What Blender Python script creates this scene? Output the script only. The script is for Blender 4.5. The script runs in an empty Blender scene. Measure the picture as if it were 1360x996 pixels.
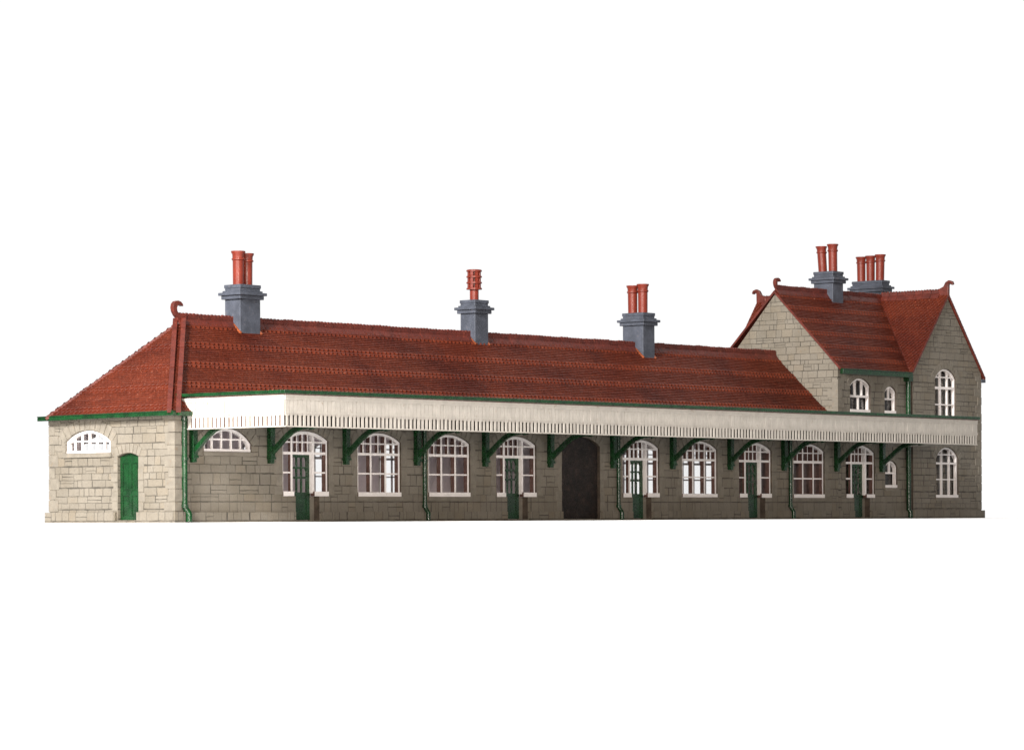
import bpy, math, random
from mathutils import Vector, Matrix
from mathutils.geometry import tessellate_polygon
random.seed(7)
R = random.uniform
scene = bpy.context.scene
COL = scene.collection

# ------------------------------------------------------------------ materials
class G:
    def __init__(s, name):
        s.m = bpy.data.materials.new(name); s.m.use_nodes = True
        s.nt = s.m.node_tree; s.nt.nodes.clear()
        s.out = s.nt.nodes.new('ShaderNodeOutputMaterial')
    def n(s, t, **kw):
        x = s.nt.nodes.new(t)
        for k, v in kw.items(): setattr(x, k, v)
        return x
    def l(s, a, b): s.nt.links.new(a, b)
    def put(s, sock, v):
        if isinstance(v, bpy.types.NodeSocket): s.l(v, sock)
        elif isinstance(v, (tuple, list)) and len(v) == 3 and sock.type == 'RGBA': sock.default_value = (*v, 1)
        else: sock.default_value = v
    def ma(s, op, a, b=None, c=None, clamp=False):
        x = s.n('ShaderNodeMath', operation=op); x.use_clamp = clamp
        s.put(x.inputs[0], a)
        if b is not None: s.put(x.inputs[1], b)
        if c is not None: s.put(x.inputs[2], c)
        return x.outputs[0]
    def mix(s, f, a, b, blend='MIX'):
        x = s.n('ShaderNodeMix', data_type='RGBA', blend_type=blend)
        s.put(x.inputs[0], f); s.put(x.inputs[6], a); s.put(x.inputs[7], b)
        return x.outputs[2]
    def rng(s, v, a, b, c=0., d=1., smooth=True):
        x = s.n('ShaderNodeMapRange'); x.interpolation_type = 'SMOOTHSTEP' if smooth else 'LINEAR'
        s.put(x.inputs[0], v)
        for i, q in enumerate((a, b, c, d)): s.put(x.inputs[i+1], q)
        return x.outputs[0]
    def noise(s, scale, detail=3., rough=.55, vec=None):
        x = s.n('ShaderNodeTexNoise'); x.inputs['Scale'].default_value = scale
        x.inputs['Detail'].default_value = detail; x.inputs['Roughness'].default_value = rough
        s.l(vec if vec is not None else s.obj(), x.inputs['Vector'])
        return x.outputs[0]
    def obj(s):
        if not hasattr(s, '_o'):
            s._o = s.n('ShaderNodeNewGeometry').outputs['Position']
        return s._o
    def finish(s, col, rough=.5, bump=None, bstr=.5, bdist=.02, spec=.4):
        p = s.n('ShaderNodeBsdfPrincipled')
        s.put(p.inputs['Base Color'], col); s.put(p.inputs['Roughness'], rough)
        p.inputs['Specular IOR Level'].default_value = spec
        if bump is not None:
            b = s.n('ShaderNodeBump'); b.inputs['Strength'].default_value = bstr; b.inputs['Distance'].default_value = bdist
            s.l(bump, b.inputs['Height']); s.l(b.outputs[0], p.inputs['Normal'])
        s.l(p.outputs[0], s.out.inputs[0])
        return s.m

def sc(c, k): return tuple(x*k for x in c)

def paint(name, c, var=.2, rough=.5, spec=.4, dirt=None, dirt_amt=.5, dscale=6., bumpd=.015, nscale=3.):
    g = G(name)
    n1 = g.noise(nscale, 4.); n2 = g.noise(22., 3.)
    col = g.mix(g.rng(n1, .3, .7), sc(c, 1-var), sc(c, 1+var))
    col = g.mix(g.ma('MULTIPLY', g.rng(n2, .35, .7), .35), col, sc(c, 1-var*1.6))
    if dirt:
        n3 = g.noise(dscale, 6., .7)
        col = g.mix(g.ma('MULTIPLY', g.rng(n3, .58, .72), dirt_amt), col, dirt)
    h = g.ma('ADD', n2, g.ma('MULTIPLY', n1, .6))
    r = g.rng(n2, .3, .7, rough-.1, rough+.1)
    return g.finish(col, r, h, .45, bumpd, spec)

def stone(name, base, rh, bl, seed=0.):
    g = G(name)
    uv = g.n('ShaderNodeUVMap').outputs[0]
    wob = g.noise(3.1, 2., vec=uv)
    sp = g.n('ShaderNodeSeparateXYZ'); g.l(uv, sp.inputs[0])
    wo = g.ma('MULTIPLY', g.ma('SUBTRACT', wob, .5), .045)
    u = g.ma('ADD', sp.outputs[0], wo); v = g.ma('ADD', sp.outputs[1], g.ma('MULTIPLY', wo, .8))
    v1 = g.ma('ADD', g.ma('DIVIDE', v, rh), seed)
    vw = g.ma('ADD', g.ma('ADD', v1, g.ma('MULTIPLY', g.ma('SINE', g.ma('MULTIPLY_ADD', v1, 1.9, .7)), .16)),
              g.ma('MULTIPLY', g.ma('SINE', g.ma('MULTIPLY', v1, 4.3)), .07))
    row = g.ma('FLOOR', vw); fv = g.ma('FRACT', vw)
    w1 = g.n('ShaderNodeTexWhiteNoise', noise_dimensions='1D'); g.l(g.ma('ADD', row, seed+.37), w1.inputs['W']); h1 = w1.outputs[0]
    u1 = g.ma('ADD', g.ma('MULTIPLY', g.ma('DIVIDE', u, bl), g.ma('MULTIPLY_ADD', h1, .6, .75)), g.ma('MULTIPLY', h1, 37.))
    uw = g.ma('ADD', g.ma('ADD', u1, g.ma('MULTIPLY', g.ma('SINE', g.ma('MULTIPLY_ADD', u1, 2.3, g.ma('MULTIPLY', h1, 9.))), .15)),
              g.ma('MULTIPLY', g.ma('SINE', g.ma('MULTIPLY', u1, 5.1)), .07))
    col = g.ma('FLOOR', uw); fu = g.ma('FRACT', uw)
    def wn(a, b, c):
        cb = g.n('ShaderNodeCombineXYZ'); g.put(cb.inputs[0], a); g.put(cb.inputs[1], b); g.put(cb.inputs[2], c)
        w = g.n('ShaderNodeTexWhiteNoise', noise_dimensions='3D'); g.l(cb.outputs[0], w.inputs['Vector']); return w.outputs[0]
    h2 = wn(row, col, seed)
    dv = g.ma('MULTIPLY', g.ma('MINIMUM', fv, g.ma('SUBTRACT', 1., fv)), rh)
    du = g.ma('MULTIPLY', g.ma('MINIMUM', fu, g.ma('SUBTRACT', 1., fu)), bl)
    d = g.ma('MINIMUM', du, dv)
    s1 = g.ma('GREATER_THAN', h2, .90); s2 = g.ma('LESS_THAN', h2, .12)
    d = g.ma('MINIMUM', d, g.ma('ADD', g.ma('MULTIPLY', g.ma('ABSOLUTE', g.ma('SUBTRACT', fv, .52)), rh), g.ma('MULTIPLY', g.ma('SUBTRACT', 1., s1), 9.)))
    d = g.ma('MINIMUM', d, g.ma('ADD', g.ma('MULTIPLY', g.ma('ABSOLUTE', g.ma('SUBTRACT', fu, .45)), bl), g.ma('MULTIPLY', g.ma('SUBTRACT', 1., s2), 9.)))
    sub = g.ma('ADD', g.ma('MULTIPLY', s1, g.ma('GREATER_THAN', fv, .52)), g.ma('MULTIPLY', s2, g.ma('GREATER_THAN', fu, .45)))
    h3 = wn(row, col, g.ma('MULTIPLY_ADD', sub, 3.3, seed+5.))
    gn = g.noise(2.3, 3.); fn = g.noise(16., 4., .65); big = g.noise(.7, 3.)
    dd = g.ma('ADD', d, g.ma('MULTIPLY', g.ma('SUBTRACT', gn, .42), .03))
    gr = g.rng(dd, .000, .020)
    c = g.mix(h3, sc(base, .93), sc(base, 1.07))
    c = g.mix(g.ma('MULTIPLY', g.rng(wn(col, row, 8.), .75, 1.), .4), c, (base[0]*1.08, base[1]*1.0, base[2]*.88))
    c = g.mix(g.rng(big, .35, .7), c, g.mix(1., c, (.86, .84, .80), 'MULTIPLY'))
    c = g.mix(g.ma('MULTIPLY', g.rng(fn, .45, .72), .5), c, sc(base, .66))
    c = g.mix(g.ma('MULTIPLY', g.rng(g.noise(27., 4., .7), .52, .7), .35), c, sc(base, 1.3))
    c = g.mix(g.ma('MULTIPLY', g.rng(g.noise(9., 5., .7), .62, .72), .45), c, (.20, .115, .05))
    c = g.mix(g.ma('SUBTRACT', 1., gr), c, sc(base, .30))
    h = g.ma('ADD', g.ma('ADD', gr, g.ma('MULTIPLY', fn, .7)), g.ma('MULTIPLY', h3, .5))
    return g.finish(c, .75, h, .75, .025, .25)

def tile_mat(name, base, rough=.5):
    g = G(name)
    n1 = g.noise(.5, 3.); n2 = g.noise(5.5, 4., .7); n3 = g.noise(30., 3.)
    rnd = g.n('ShaderNodeNewGeometry').outputs['Random Per Island']
    c = g.mix(rnd, sc(base, .84), (base[0]*1.15, base[1]*1.2, base[2]*1.2))
    c = g.mix(g.ma('MULTIPLY', g.rng(n1, .4, .75), .45), c, (base[0]*1.15, base[1]*1.5, base[2]*1.6))
    c = g.mix(g.ma('MULTIPLY', g.rng(n2, .55, .75), .55), c, (base[0]*.5, base[1]*.6, base[2]*.8))
    c = g.mix(g.ma('MULTIPLY', g.rng(g.noise(11., 5., .75), .63, .72), .6), c, (base[0]*1.7, base[1]*2.6, base[2]*2.3))
    c = g.mix(g.ma('MULTIPLY', g.rng(g.noise(15., 2., .5), .66, .71), .55), c, (.36, .15, .10))  # pale specks painted in as glints of the glossy tiles
    c = g.mix(g.rng(g.noise(.33, 4., .6), .42, .68), c, g.mix(1., c, (.60, .54, .62), 'MULTIPLY'))
    return g.finish(c, g.rng(n2, .3, .7, rough-.12, rough+.15), g.ma('ADD', n3, n2), .5, .02, .2)

STONE_RGB = (.184, .163, .133)
M = {}
M['stone'] = stone('cut_stone', STONE_RGB, .31, .52)
M['stone_fine'] = stone('small_cut_stone', STONE_RGB, .245, .46, 3.)
M['stone_plain'] = paint('dressed_stone', STONE_RGB, .13, .75, .25, (.20, .12, .055), .45, 5., .02)
M['tile'] = tile_mat('red_roof_tile', (.116, .0198, .0078))
M['ridge'] = paint('ridge_tile_red', (.098, .0155, .0085), .28, .5, .45, (.25, .07, .035), .6, 7., .02)
M['green'] = paint('green_gloss_paint', (.0036, .034, .0085), .35, .28, .55, (.010, .095, .016), .6, 5., .02)
M['white'] = paint('cream_white_paint', (.43, .398, .357), .08, .5, .3, (.25, .175, .12), .7, 5., .02)
M['frame'] = paint('white_window_paint', (.80, .75, .73), .05, .45, .4, (.40, .24, .16), .45, 8., .012)
M['bare'] = paint('bare_brown_plastic', (.105, .055, .045), .25, .45, .4)
M['reveal'] = paint('brown_window_reveal', (.075, .058, .044), .3, .7, .25, (.16, .085, .04), .4, 6.)
M['inside'] = paint('mauve_inner_wall', (.88, .78, .81), .05, .6, .3)
M['slate'] = paint('slate_grey_paint', (.060, .067, .087), .22, .5, .4, (.16, .13, .12), .4, 6., .02)
M['pot'] = paint('terracotta_paint', (.16, .023, .0125), .10, .38, .35, (.22, .05, .028), .25, 5., .003)
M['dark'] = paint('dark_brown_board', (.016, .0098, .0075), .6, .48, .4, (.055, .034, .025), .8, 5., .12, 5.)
M['roofgrey'] = paint('canopy_roof_grey', (.12, .12, .12), .2, .6)
M['lead'] = paint('orange_flashing', (.24, .06, .02), .3, .45)
g = G('white_table'); M['table'] = g.finish((.93, .93, .93), 1., None, spec=0.)
g = G('window_glass')
tr = g.n('ShaderNodeBsdfTransparent'); tr.inputs[0].default_value = (1, 1, 1, 1)
gl = g.n('ShaderNodeBsdfGlossy'); gl.inputs['Roughness'].default_value = .08
lw = g.n('ShaderNodeLayerWeight'); lw.inputs[0].default_value = .5
fr = g.n('ShaderNodeMath', operation='MULTIPLY_ADD'); g.l(g.ma('POWER', lw.outputs['Facing'], 3.), fr.inputs[0]); fr.inputs[1].default_value = .5; fr.inputs[2].default_value = .022
mx = g.n('ShaderNodeMixShader'); g.l(fr.outputs[0], mx.inputs[0]); g.l(tr.outputs[0], mx.inputs[1]); g.l(gl.outputs[0], mx.inputs[2])
g.l(mx.outputs[0], g.out.inputs[0]); M['glass'] = g.m

# ------------------------------------------------------------------ mesh builder
class MB:
    def __init__(s): s.v = []; s.f = []; s.mi = []
    def add(s, vs, fs, mi=0):
        b = len(s.v); s.v += [tuple(p) for p in vs]
        for f in fs: s.f.append([b+i for i in f]); s.mi.append(mi)
    def box(s, x0, x1, y0, y1, z0, z1, mi=0, side=None):
        x0, x1 = min(x0, x1), max(x0, x1); y0, y1 = min(y0, y1), max(y0, y1); z0, z1 = min(z0, z1), max(z0, z1)
        vs = [(x0,y0,z0),(x1,y0,z0),(x1,y1,z0),(x0,y1,z0),(x0,y0,z1),(x1,y0,z1),(x1,y1,z1),(x0,y1,z1)]
        fs = [(0,3,2,1),(4,5,6,7),(0,1,5,4),(1,2,6,5),(2,3,7,6),(3,0,4,7)]
        b = len(s.v); s.v += vs
        for k, f in enumerate(fs):
            s.f.append([b+i for i in f]); s.mi.append(side if (side is not None and k in (3, 5)) else mi)
    def prism(s, pts, d0, d1, ax, mi=0, holes=(), back=None, edge=None):
        """extrude a 2D polygon; ax 'y': pts are (x,z), depth y; 'x': (y,z), depth x; 'z': (x,y), depth z"""
        def mk(p, d):
            return (p[0], d, p[1]) if ax == 'y' else ((d, p[0], p[1]) if ax == 'x' else (p[0], p[1], d))
        loops = [list(pts)] + [list(h) for h in holes]
        flat = [p for lp in loops for p in lp]; n = len(flat)
        tris = tessellate_polygon([[Vector((p[0], p[1], 0)) for p in lp] for lp in loops])
        b = len(s.v); s.v += [mk(p, d0) for p in flat] + [mk(p, d1) for p in flat]
        for t in tris:
            s.f.append([b+i for i in t]); s.mi.append(mi)
            s.f.append([b+n+i for i in reversed(t)]); s.mi.append(mi if back is None else back)
        o = 0
        for lp in loops:
            k = len(lp)
            for i in range(k):
                j = (i+1) % k
                s.f.append([b+o+i, b+o+j, b+n+o+j, b+n+o+i]); s.mi.append(mi if edge is None else edge)
            o += k
    def slab(s, pts, thick, mi=0):
        """3D planar polygon given thickness straight along its normal (downwards)"""
        P = [Vector(p) for p in pts]; nrm = (P[1]-P[0]).cross(P[2]-P[0]).normalized()
        if nrm.z < 0: nrm = -nrm
        n = len(P); b = len(s.v); s.v += [tuple(p) for p in P] + [tuple(p-nrm*thick) for p in P]
        s.f.append([b+i for i in range(n)]); s.mi.append(mi)
        s.f.append([b+n+i for i in reversed(range(n))]); s.mi.append(mi)
        for i in range(n):
            j = (i+1) % n; s.f.append([b+i, b+j, b+n+j, b+n+i]); s.mi.append(mi)
    def lathe(s, c, prof, n=20, mi=0, lean=(0, 0)):
        b = len(s.v); z0 = prof[0][1]
        for r, z in prof:
            for k in range(n):
                a = 2*math.pi*k/n
                s.v.append((c[0]+r*math.cos(a)+lean[0]*(z-z0), c[1]+r*math.sin(a)+lean[1]*(z-z0), c[2]+z))
        for i in range(len(prof)-1):
            for k in range(n):
                k2 = (k+1) % n
                s.f.append([b+i*n+k, b+i*n+k2, b+(i+1)*n+k2, b+(i+1)*n+k]); s.mi.append(mi)
        s.f.append([b+(len(prof)-1)*n+k for k in range(n)]); s.mi.append(mi)
    def tube(s, path, r, n=10, mi=0):
        P = [Vector(p) for p in path]; b = len(s.v)
        for i, p in enumerate(P):
            t = (P[min(i+1, len(P)-1)]-P[max(i-1, 0)]).normalized()
            a = t.cross(Vector((0, 1, 0.01))).normalized(); c = t.cross(a)
            rr = r[i] if isinstance(r, (list, tuple)) else r
            for k in range(n):
                q = p+(a*math.cos(2*math.pi*k/n)+c*math.sin(2*math.pi*k/n))*rr
                s.v.append(tuple(q))
        for i in range(len(P)-1):
            for k in range(n):
                k2 = (k+1) % n; s.f.append([b+i*n+k, b+i*n+k2, b+(i+1)*n+k2, b+(i+1)*n+k]); s.mi.append(mi)
        s.f.append([b+k for k in range(n)]); s.mi.append(mi); s.f.append([b+(len(P)-1)*n+k for k in range(n)]); s.mi.append(mi)
    def build(s, name, mats, parent=None, bevel=0., smooth=False, loc=None, rz=0., recalc=True, uvoff=(0, 0)):
        me = bpy.data.meshes.new(name); me.from_pydata(s.v, [], s.f)
        for m in (mats if isinstance(mats, (list, tuple)) else [mats]): me.materials.append(M[m])
        me.polygons.foreach_set('material_index', s.mi)
        if recalc:
            import bmesh
            bm = bmesh.new(); bm.from_mesh(me); bmesh.ops.recalc_face_normals(bm, faces=bm.faces); bm.to_mesh(me); bm.free()
        uv = me.uv_layers.new(name='UVMap')
        for p in me.polygons:
            nx, ny, nz = (abs(c) for c in p.normal)
            for li in p.loop_indices:
                co = me.vertices[me.loops[li].vertex_index].co
                if nx >= ny and nx >= nz: q = (co.y+13.7, co.z)
                elif ny >= nz: q = (co.x, co.z)
                else: q = (co.x, co.y+7.3)
                uv.data[li].uv = (q[0]+uvoff[0], q[1]+uvoff[1])
        if smooth:
            me.polygons.foreach_set('use_smooth', [True]*len(me.polygons))
            me.set_sharp_from_angle(angle=math.radians(40))
        o = bpy.data.objects.new(name, me); COL.objects.link(o)
        if parent: o.parent = parent
        if loc: o.location = loc
        o.rotation_euler = (0, 0, rz)
        if bevel:
            b = o.modifiers.new('bevel', 'BEVEL'); b.width = bevel; b.segments = 2; b.limit_method = 'ANGLE'
        return o

def lab(o, t): o['label'] = t; return o

# ------------------------------------------------------------------ main dimensions (metres)
XL = -.35           # outer face of the left end wall
D = 5.90            # rear face
YR, ZR = 3.1, 6.70  # ridge
XW = 36.69          # left wall of the tall wing
XB0, XB1, YB = 41.84, 47.15, -.23   # projecting gabled bay
ZE = 3.5

root = bpy.data.objects.new('railway_station', None); COL.objects.link(root)
root['label'] = 'long grey stone model railway station with red tiled roofs, grey chimneys and white platform canopy'
root['category'] = 'building'

def arch_pts(a0, a1, zs, za, n=10):
    """points of a segmental arch from (a0,zs) over apex za to (a1,zs)"""
    h = za-zs; w = (a1-a0)/2; rad = (w*w+h*h)/(2*h); c = (a0+a1)/2; cz = za-rad
    t = math.asin(min(1, w/rad)); out = []
    for i in range(n+1):
        th = -t+2*t*i/n; out.append((c+rad*math.sin(th), cz+rad*math.cos(th)))
    return out
def arch_z(a, a0, a1, zs, za):
    h = za-zs; w = (a1-a0)/2; rad = (w*w+h*h)/(2*h); c = (a0+a1)/2
    return za-rad+math.sqrt(max(0, rad*rad-(a-c)**2))

# window positions on the platform front: (kind, left, width)
WIN = [('W', 8.21, 2.18), ('W', 11.80, 2.2), ('W', 26.26, 2.24), ('W', 33.56, 2.16)]
DOR = [('D', 4.62, 2.18), ('D', 15.40, 2.22), ('D', 22.62, 2.22), ('D', 29.91, 2.17), ('D', 37.23, 2.1)]
ZB, ZS, ZA = .85, 2.70, 3.02

def hole_W(x, w, zb=ZB, zs=ZS, za=ZA): return [(x, zb), (x+w, zb)] + list(reversed(arch_pts(x, x+w, zs, za)))
def hole_D(x, w):
    return [(x, ZB), (x+.60, ZB), (x+.60, .05), (x+1.73, .05), (x+1.73, ZB), (x+w, ZB)] + list(reversed(arch_pts(x, x+w, ZS, ZA)))

# ------------------------------------------------------------------ walls
def voussoirs(mb, x0, x1, zs, za, d, n, ln, plane, base_d, skew=.0):
    """ring of arch stones slightly proud of the wall"""
    h = za-zs; w = (x1-x0)/2; rad = (w*w+h*h)/(2*h); c = (x0+x1)/2; cz = za-rad
    t = math.asin(min(1, w/rad))*1.10
    for i in range(n):
        a = -t+2*t*i/n+.012; b = -t+2*t*(i+1)/n-.012
        r0 = rad+.015; r1 = rad+ln*R(.93, 1.05)
        q = [(c+r0*math.sin(a), cz+r0*math.cos(a)), (c+r0*math.sin(b), cz+r0*math.cos(b)), (c+r1*math.sin(b), cz+r1*math.cos(b)), (c+r1*math.sin(a), cz+r1*math.cos(a))]
        pr = d*R(.5, 1.2)
        mb.prism(q, base_d-pr, base_d+.05, plane, 2)

def quoins(mb, x, y, sx, sy, z0, z1, d=.018):
    """corner stones: x,y the outer corner, sx/sy point into the two wall faces"""
    z = z0; k = 0
    while z < z1-.1:
        h = R(.3, .42); h = min(h, z1-z)
        a, b = (.5, .3) if k % 2 else (.3, .5)
        dd = d*R(.4, 1.1)
        mb.box(x-sx*dd, x+sx*a*R(.85, 1.1), y-sy*dd, y+sy*b*R(.85, 1.1), z+.018, z+h-.012, 2)
        z += h; k += 1

# platform front wall
w = MB()
holes = [hole_W(x, ww) for _, x, ww in WIN] + [hole_D(x, ww) for _, x, ww in DOR if x < XW]
holes.append([(1.03, 2.28), (3.17, 2.28)] + list(reversed(arch_pts(1.03, 3.17, 2.55, 3.05))))
DK = (19.06, 21.27)
holes.append([(DK[0], .05), (DK[1], .05)] + list(reversed(arch_pts(DK[0], DK[1], 2.72, 3.06))))
w.prism([(0, 0), (XW-.003, 0), (XW-.003, 3.6), (0, 3.6)], 0, .25, 'y', 0, holes, back=1, edge=3)
for _, x, ww in WIN+[d for d in DOR if d[1] < XW]:
    voussoirs(w, x, x+ww, ZS, ZA, .02, 11, .34, 'y', 0)
voussoirs(w, DK[0], DK[1], 2.72, 3.06, .02, 11, .34, 'y', 0)
for x in (1.03,):
    voussoirs(w, x, 3.17, 2.55, 3.05, .02, 11, .34, 'y', 0)
for _, x, ww in WIN:   # stone sills
    w.box(x-.06, x+ww+.06, -.05, .1, ZB-.13, ZB-.006, 2)
w.box(.98, 3.22, -.05, .1, 2.14, 2.27, 2)
for _, x, ww in WIN+DOR:   # jamb stones
    if x > XW: continue
    for xx, sg in ((x, -1), (x+ww, 1)):
        z = .9
        while z < 2.6:
            h = R(.28, .4); l_ = R(.2, .42)
            w.box(xx+sg*.012, xx+sg*l_, -R(.006, .02), .05, z+.01, z+h-.012, 2); z += h
for xx, sg in ((DK[0], -1), (DK[1], 1)):
    z = .36
    while z < 2.6:
        h = R(.28, .4); w.box(xx+sg*.008, xx+sg*R(.2, .42), -R(.006, .02), .05, z+.01, z+h-.012, 2); z += h
w.build('wall', ['stone', 'inside', 'stone_plain', 'reveal'], root)

# corner pier + left end wall
LW = dict(a=(5.02, 2.95), )   # lunette y range
w = MB()
LUN = (2.93, 5.08, 2.27, 2.66, 3.02)   # y0,y1,zb,zs,za
LDR = (1.60, 2.57, .08, 2.14, 2.25)
holes = [[(LUN[0], LUN[2]), (LUN[1], LUN[2])] + list(reversed(arch_pts(LUN[0], LUN[1], LUN[3], LUN[4]))),
         [(LDR[0], LDR[2]), (LDR[1], LDR[2])] + list(reversed(arch_pts(LDR[0], LDR[1], LDR[3], LDR[4])))]
w.prism([(-.1, 0), (D, 0), (D, 3.5), (-.1, 3.5)], XL, XL+.22, 'x', 0, holes, back=1)
w.box(XL+.223, 0, -.1, .1, 0, 3.5, 0)
voussoirs(w, LUN[0], LUN[1], LUN[3], LUN[4], .02, 11, .40, 'x', XL)
voussoirs(w, LDR[0], LDR[1], LDR[3], LDR[4], .02, 7, .30, 'x', XL)
w.box(XL-.055, XL+.1, LUN[0]-.08, LUN[1]+.08, LUN[2]-.14, LUN[2]-.006, 2)
for yy, sg in ((LDR[0], -1), (LDR[1], 1)):
    z = .36
    while z < 2.05:
        h = R(.28, .4); w.box(XL-R(.006, .02), XL+.05, yy+sg*.008, yy+sg*R(.14, .32), z+.01, z+h-.012, 2); z += h
for yy, sg in ((LUN[0], -1), (LUN[1], 1)):
    z = 2.2
    while z < 2.6:
        h = R(.22, .3); w.box(XL-R(.006, .02), XL+.05, yy+sg*.012, yy+sg*R(.14, .3), z+.01, z+h-.012, 2); z += h
quoins(w, XL, -.1, 1, 1, .35, 3.45)
quoins(w, XL, D, 1, -1, .35, 3.45)
w.build('wall', ['stone_fine', 'inside', 'stone_plain'], root, uvoff=(0, .1))

# rear wall of the low range with its windows
RW = [(.95, 2.3, 'L'), (4.75, 2.0, 'W'), (8.48, 2.0, 'W'), (12.08, 2.2, 'W'), (15.5, 2.2, 'W'), (29.95, 2.4, 'W'), (33.85, 2.4, 'W')]
w = MB(); holes = []
for x, ww, k in RW:
    if k == 'W': holes.append(hole_W(x, ww))
    else: holes.append([(x, 2.27), (x+ww, 2.27)] + list(reversed(arch_pts(x, x+ww, 2.6, 3.03))))
w.prism([(XL+.223, 0), (XW-.003, 0), (XW-.003, 3.55), (XL+.223, 3.55)], D, D-.10, 'y', 0, holes, back=1)
w.build('wall', ['stone', 'inside', 'stone_plain'], root)

# tall wing: gabled wall towards the low roof
AP = 9.30
w = MB()
w.prism([(0, 0), (D, 0), (D, 6.2), (YR, AP), (0, 6.2)], XW, XW+.22, 'x', 0, back=1)
quoins(w, XW, 0, 1, 1, 4.15, 5.75)
w.build('gable_wall', ['stone_fine', 'bare', 'stone_plain'], root, uvoff=(.4, .07))
# wing front between gable wall and bay
U1 = (37.56, 39.03, 4.36, 5.46, 5.76); U2 = (40.08, 40.94, 4.36, 5.24, 5.49); W10 = (40.1, 41.0, 1.27, 2.12, 2.40)
def hole_A(t): return [(t[0], t[2]), (t[1], t[2])] + list(reversed(arch_pts(t[0], t[1], t[3], t[4])))
w = MB()
w.prism([(XW+.223, 0), (XB0, 0), (XB0, 6.15), (XW+.223, 6.15)], 0, .25, 'y', 0, [hole_D(DOR[4][1], DOR[4][2]), hole_A(U1), hole_A(U2), hole_A(W10)], back=1, edge=3)
for t, n in ((U1, 9), (U2, 7), (W10, 7)):
    voussoirs(w, t[0], t[1], t[3], t[4], .02, n, .27, 'y', 0)
    w.box(t[0]-.06, t[1]+.06, -.05, .1, t[2]-.12, t[2]-.006, 2)
voussoirs(w, DOR[4][1], DOR[4][1]+DOR[4][2], ZS, ZA, .02, 11, .34, 'y', 0)
w.build('wall', ['stone', 'bare', 'stone_plain', 'reveal'], root)
# bay front with gable
G0 = (43.59, 45.33, .87, 2.55, 3.01); G1 = (43.53, 45.17, 4.2, 5.90, 6.33)
XC = 44.5; BAP = 9.38
w = MB()
w.prism([(XB0, 0), (XB1, 0), (XB1, 6.2), (XC, BAP), (XB0, 6.2)], YB, YB+.22, 'y', 0, [hole_A(G0), hole_A(G1)], back=1, edge=3)
w.box(XB0, XB0+.2, YB+.223, -.003, 0, 6.2, 0)
for t in (G0, G1):
    voussoirs(w, t[0], t[1], t[3], t[4], .02, 11, .30, 'y', YB)
    w.box(t[0]-.06, t[1]+.06, YB-.05, YB+.1, t[2]-.12, t[2]-.006, 2)
quoins(w, XB1, YB, -1, 1, .35, 6.1)
w.build('gable_wall', ['stone_fine', 'bare', 'stone_plain', 'reveal'], root, uvoff=(.2, .12))
# right end and rear of the wing
w = MB()
w.box(XB1-.22, XB1, YB+.223, D-.223, 0, 6.2, 0)
w.build('wall', ['stone_fine'], root)
RB0, RB1, RBC, RBY, RBA = 37.25, 42.25, 39.75, D+.25, 9.15
w = MB()
w.prism([(XW+.223, 0), (XB1, 0), (XB1, 6.2), (XW+.223, 6.2)], D, D-.22, 'y', 0, back=1)
w.prism([(RB0, 0), (RB1, 0), (RB1, 6.1), (RBC, RBA), (RB0, 6.1)], D+.003, RBY, 'y', 0)
w.build('gable_wall', ['stone_fine', 'bare'], root)
w = MB(); w.box(.01, XW-.01, .253, D-.103, 3.30, 3.38); w.build('ceiling', ['inside'], root)
w = MB(); w.box(XW-.3, XW-.22, .253, D-.103, 0, 3.3); w.build('partition', ['bare'], root)
# upper floor inside the wing
w = MB(); w.box(XW+.223, XB1-.223, .253, D-.223, 3.5, 3.6); w.build('upper_floor', ['bare'], root)

# plinths
def plinth_run(mb, ax, c0, a0, a1, gaps, proj=.1, h=.325):
    segs = []; p = a0
    for g0, g1 in sorted(gaps):
        segs.append((p, g0)); p = g1
    segs.append((p, a1))
    for s0, s1 in segs:
        if s1-s0 < .05: continue
        if ax == 'x': mb.box(s0, s1, c0-proj, c0-.002, 0, h)
        else: mb.box(c0-proj, c0-.002, s0, s1, 0, h)
w = MB()
gaps = [(x+.52, x+1.79) for _, x, ww in DOR] + [(DK[0]-.03, DK[1]+.03)]
plinth_run(w, 'x', 0, .01, XB0-.02, gaps)
for g0, g1 in gaps: w.box(g0+.02, g1-.02, -.05, -.003, 0, .045)
plinth_run(w, 'x', -.1, XL-.12, -.003, [], .11, .34)
plinth_run(w, 'y', XL, -.0995, D+.1, [(LDR[0]-.02, LDR[1]+.04)], .12, .34)
w.box(XL-.13, XL-.003, LDR[0], LDR[1]+.02, 0, .06)
plinth_run(w, 'x', YB, XB0-.05, XB1+.13, [], .1, .33)
w.build('plinth', ['stone_fine'], root, uvoff=(.1, .17))

# ------------------------------------------------------------------ windows and doors (local a = along, d = inward, z)
DMAX = 9.
def bar(mb, a0, a1, d0, d1, z0, z1, j=.006, side=1):
    d1 = min(d1, DMAX)
    q = lambda v: v+R(-j, j)
    mb.box(q(a0), q(a1), d0+R(0, .012), d1, q(z0), q(z1), 0, side)

def arch_frame(mb, a0, a1, zs, za, t, d0, d1, n=10):
    o = arch_pts(a0, a1, zs, za, n); c = (a0+a1)/2
    for i in range(n):
        p, q = o[i], o[i+1]
        def inn(s): return (c+(s[0]-c)*(1-1.2*t/(a1-a0)), s[1]-t)
        mb.prism([p, q, inn(q), inn(p)], d0+R(0, .008), d1, 'y', 0)

def glass(o, pts, d):
    mb = MB(); mb.prism(pts, d, d+.012, 'y', 0); mb.build('pane', ['glass'], o)

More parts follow.
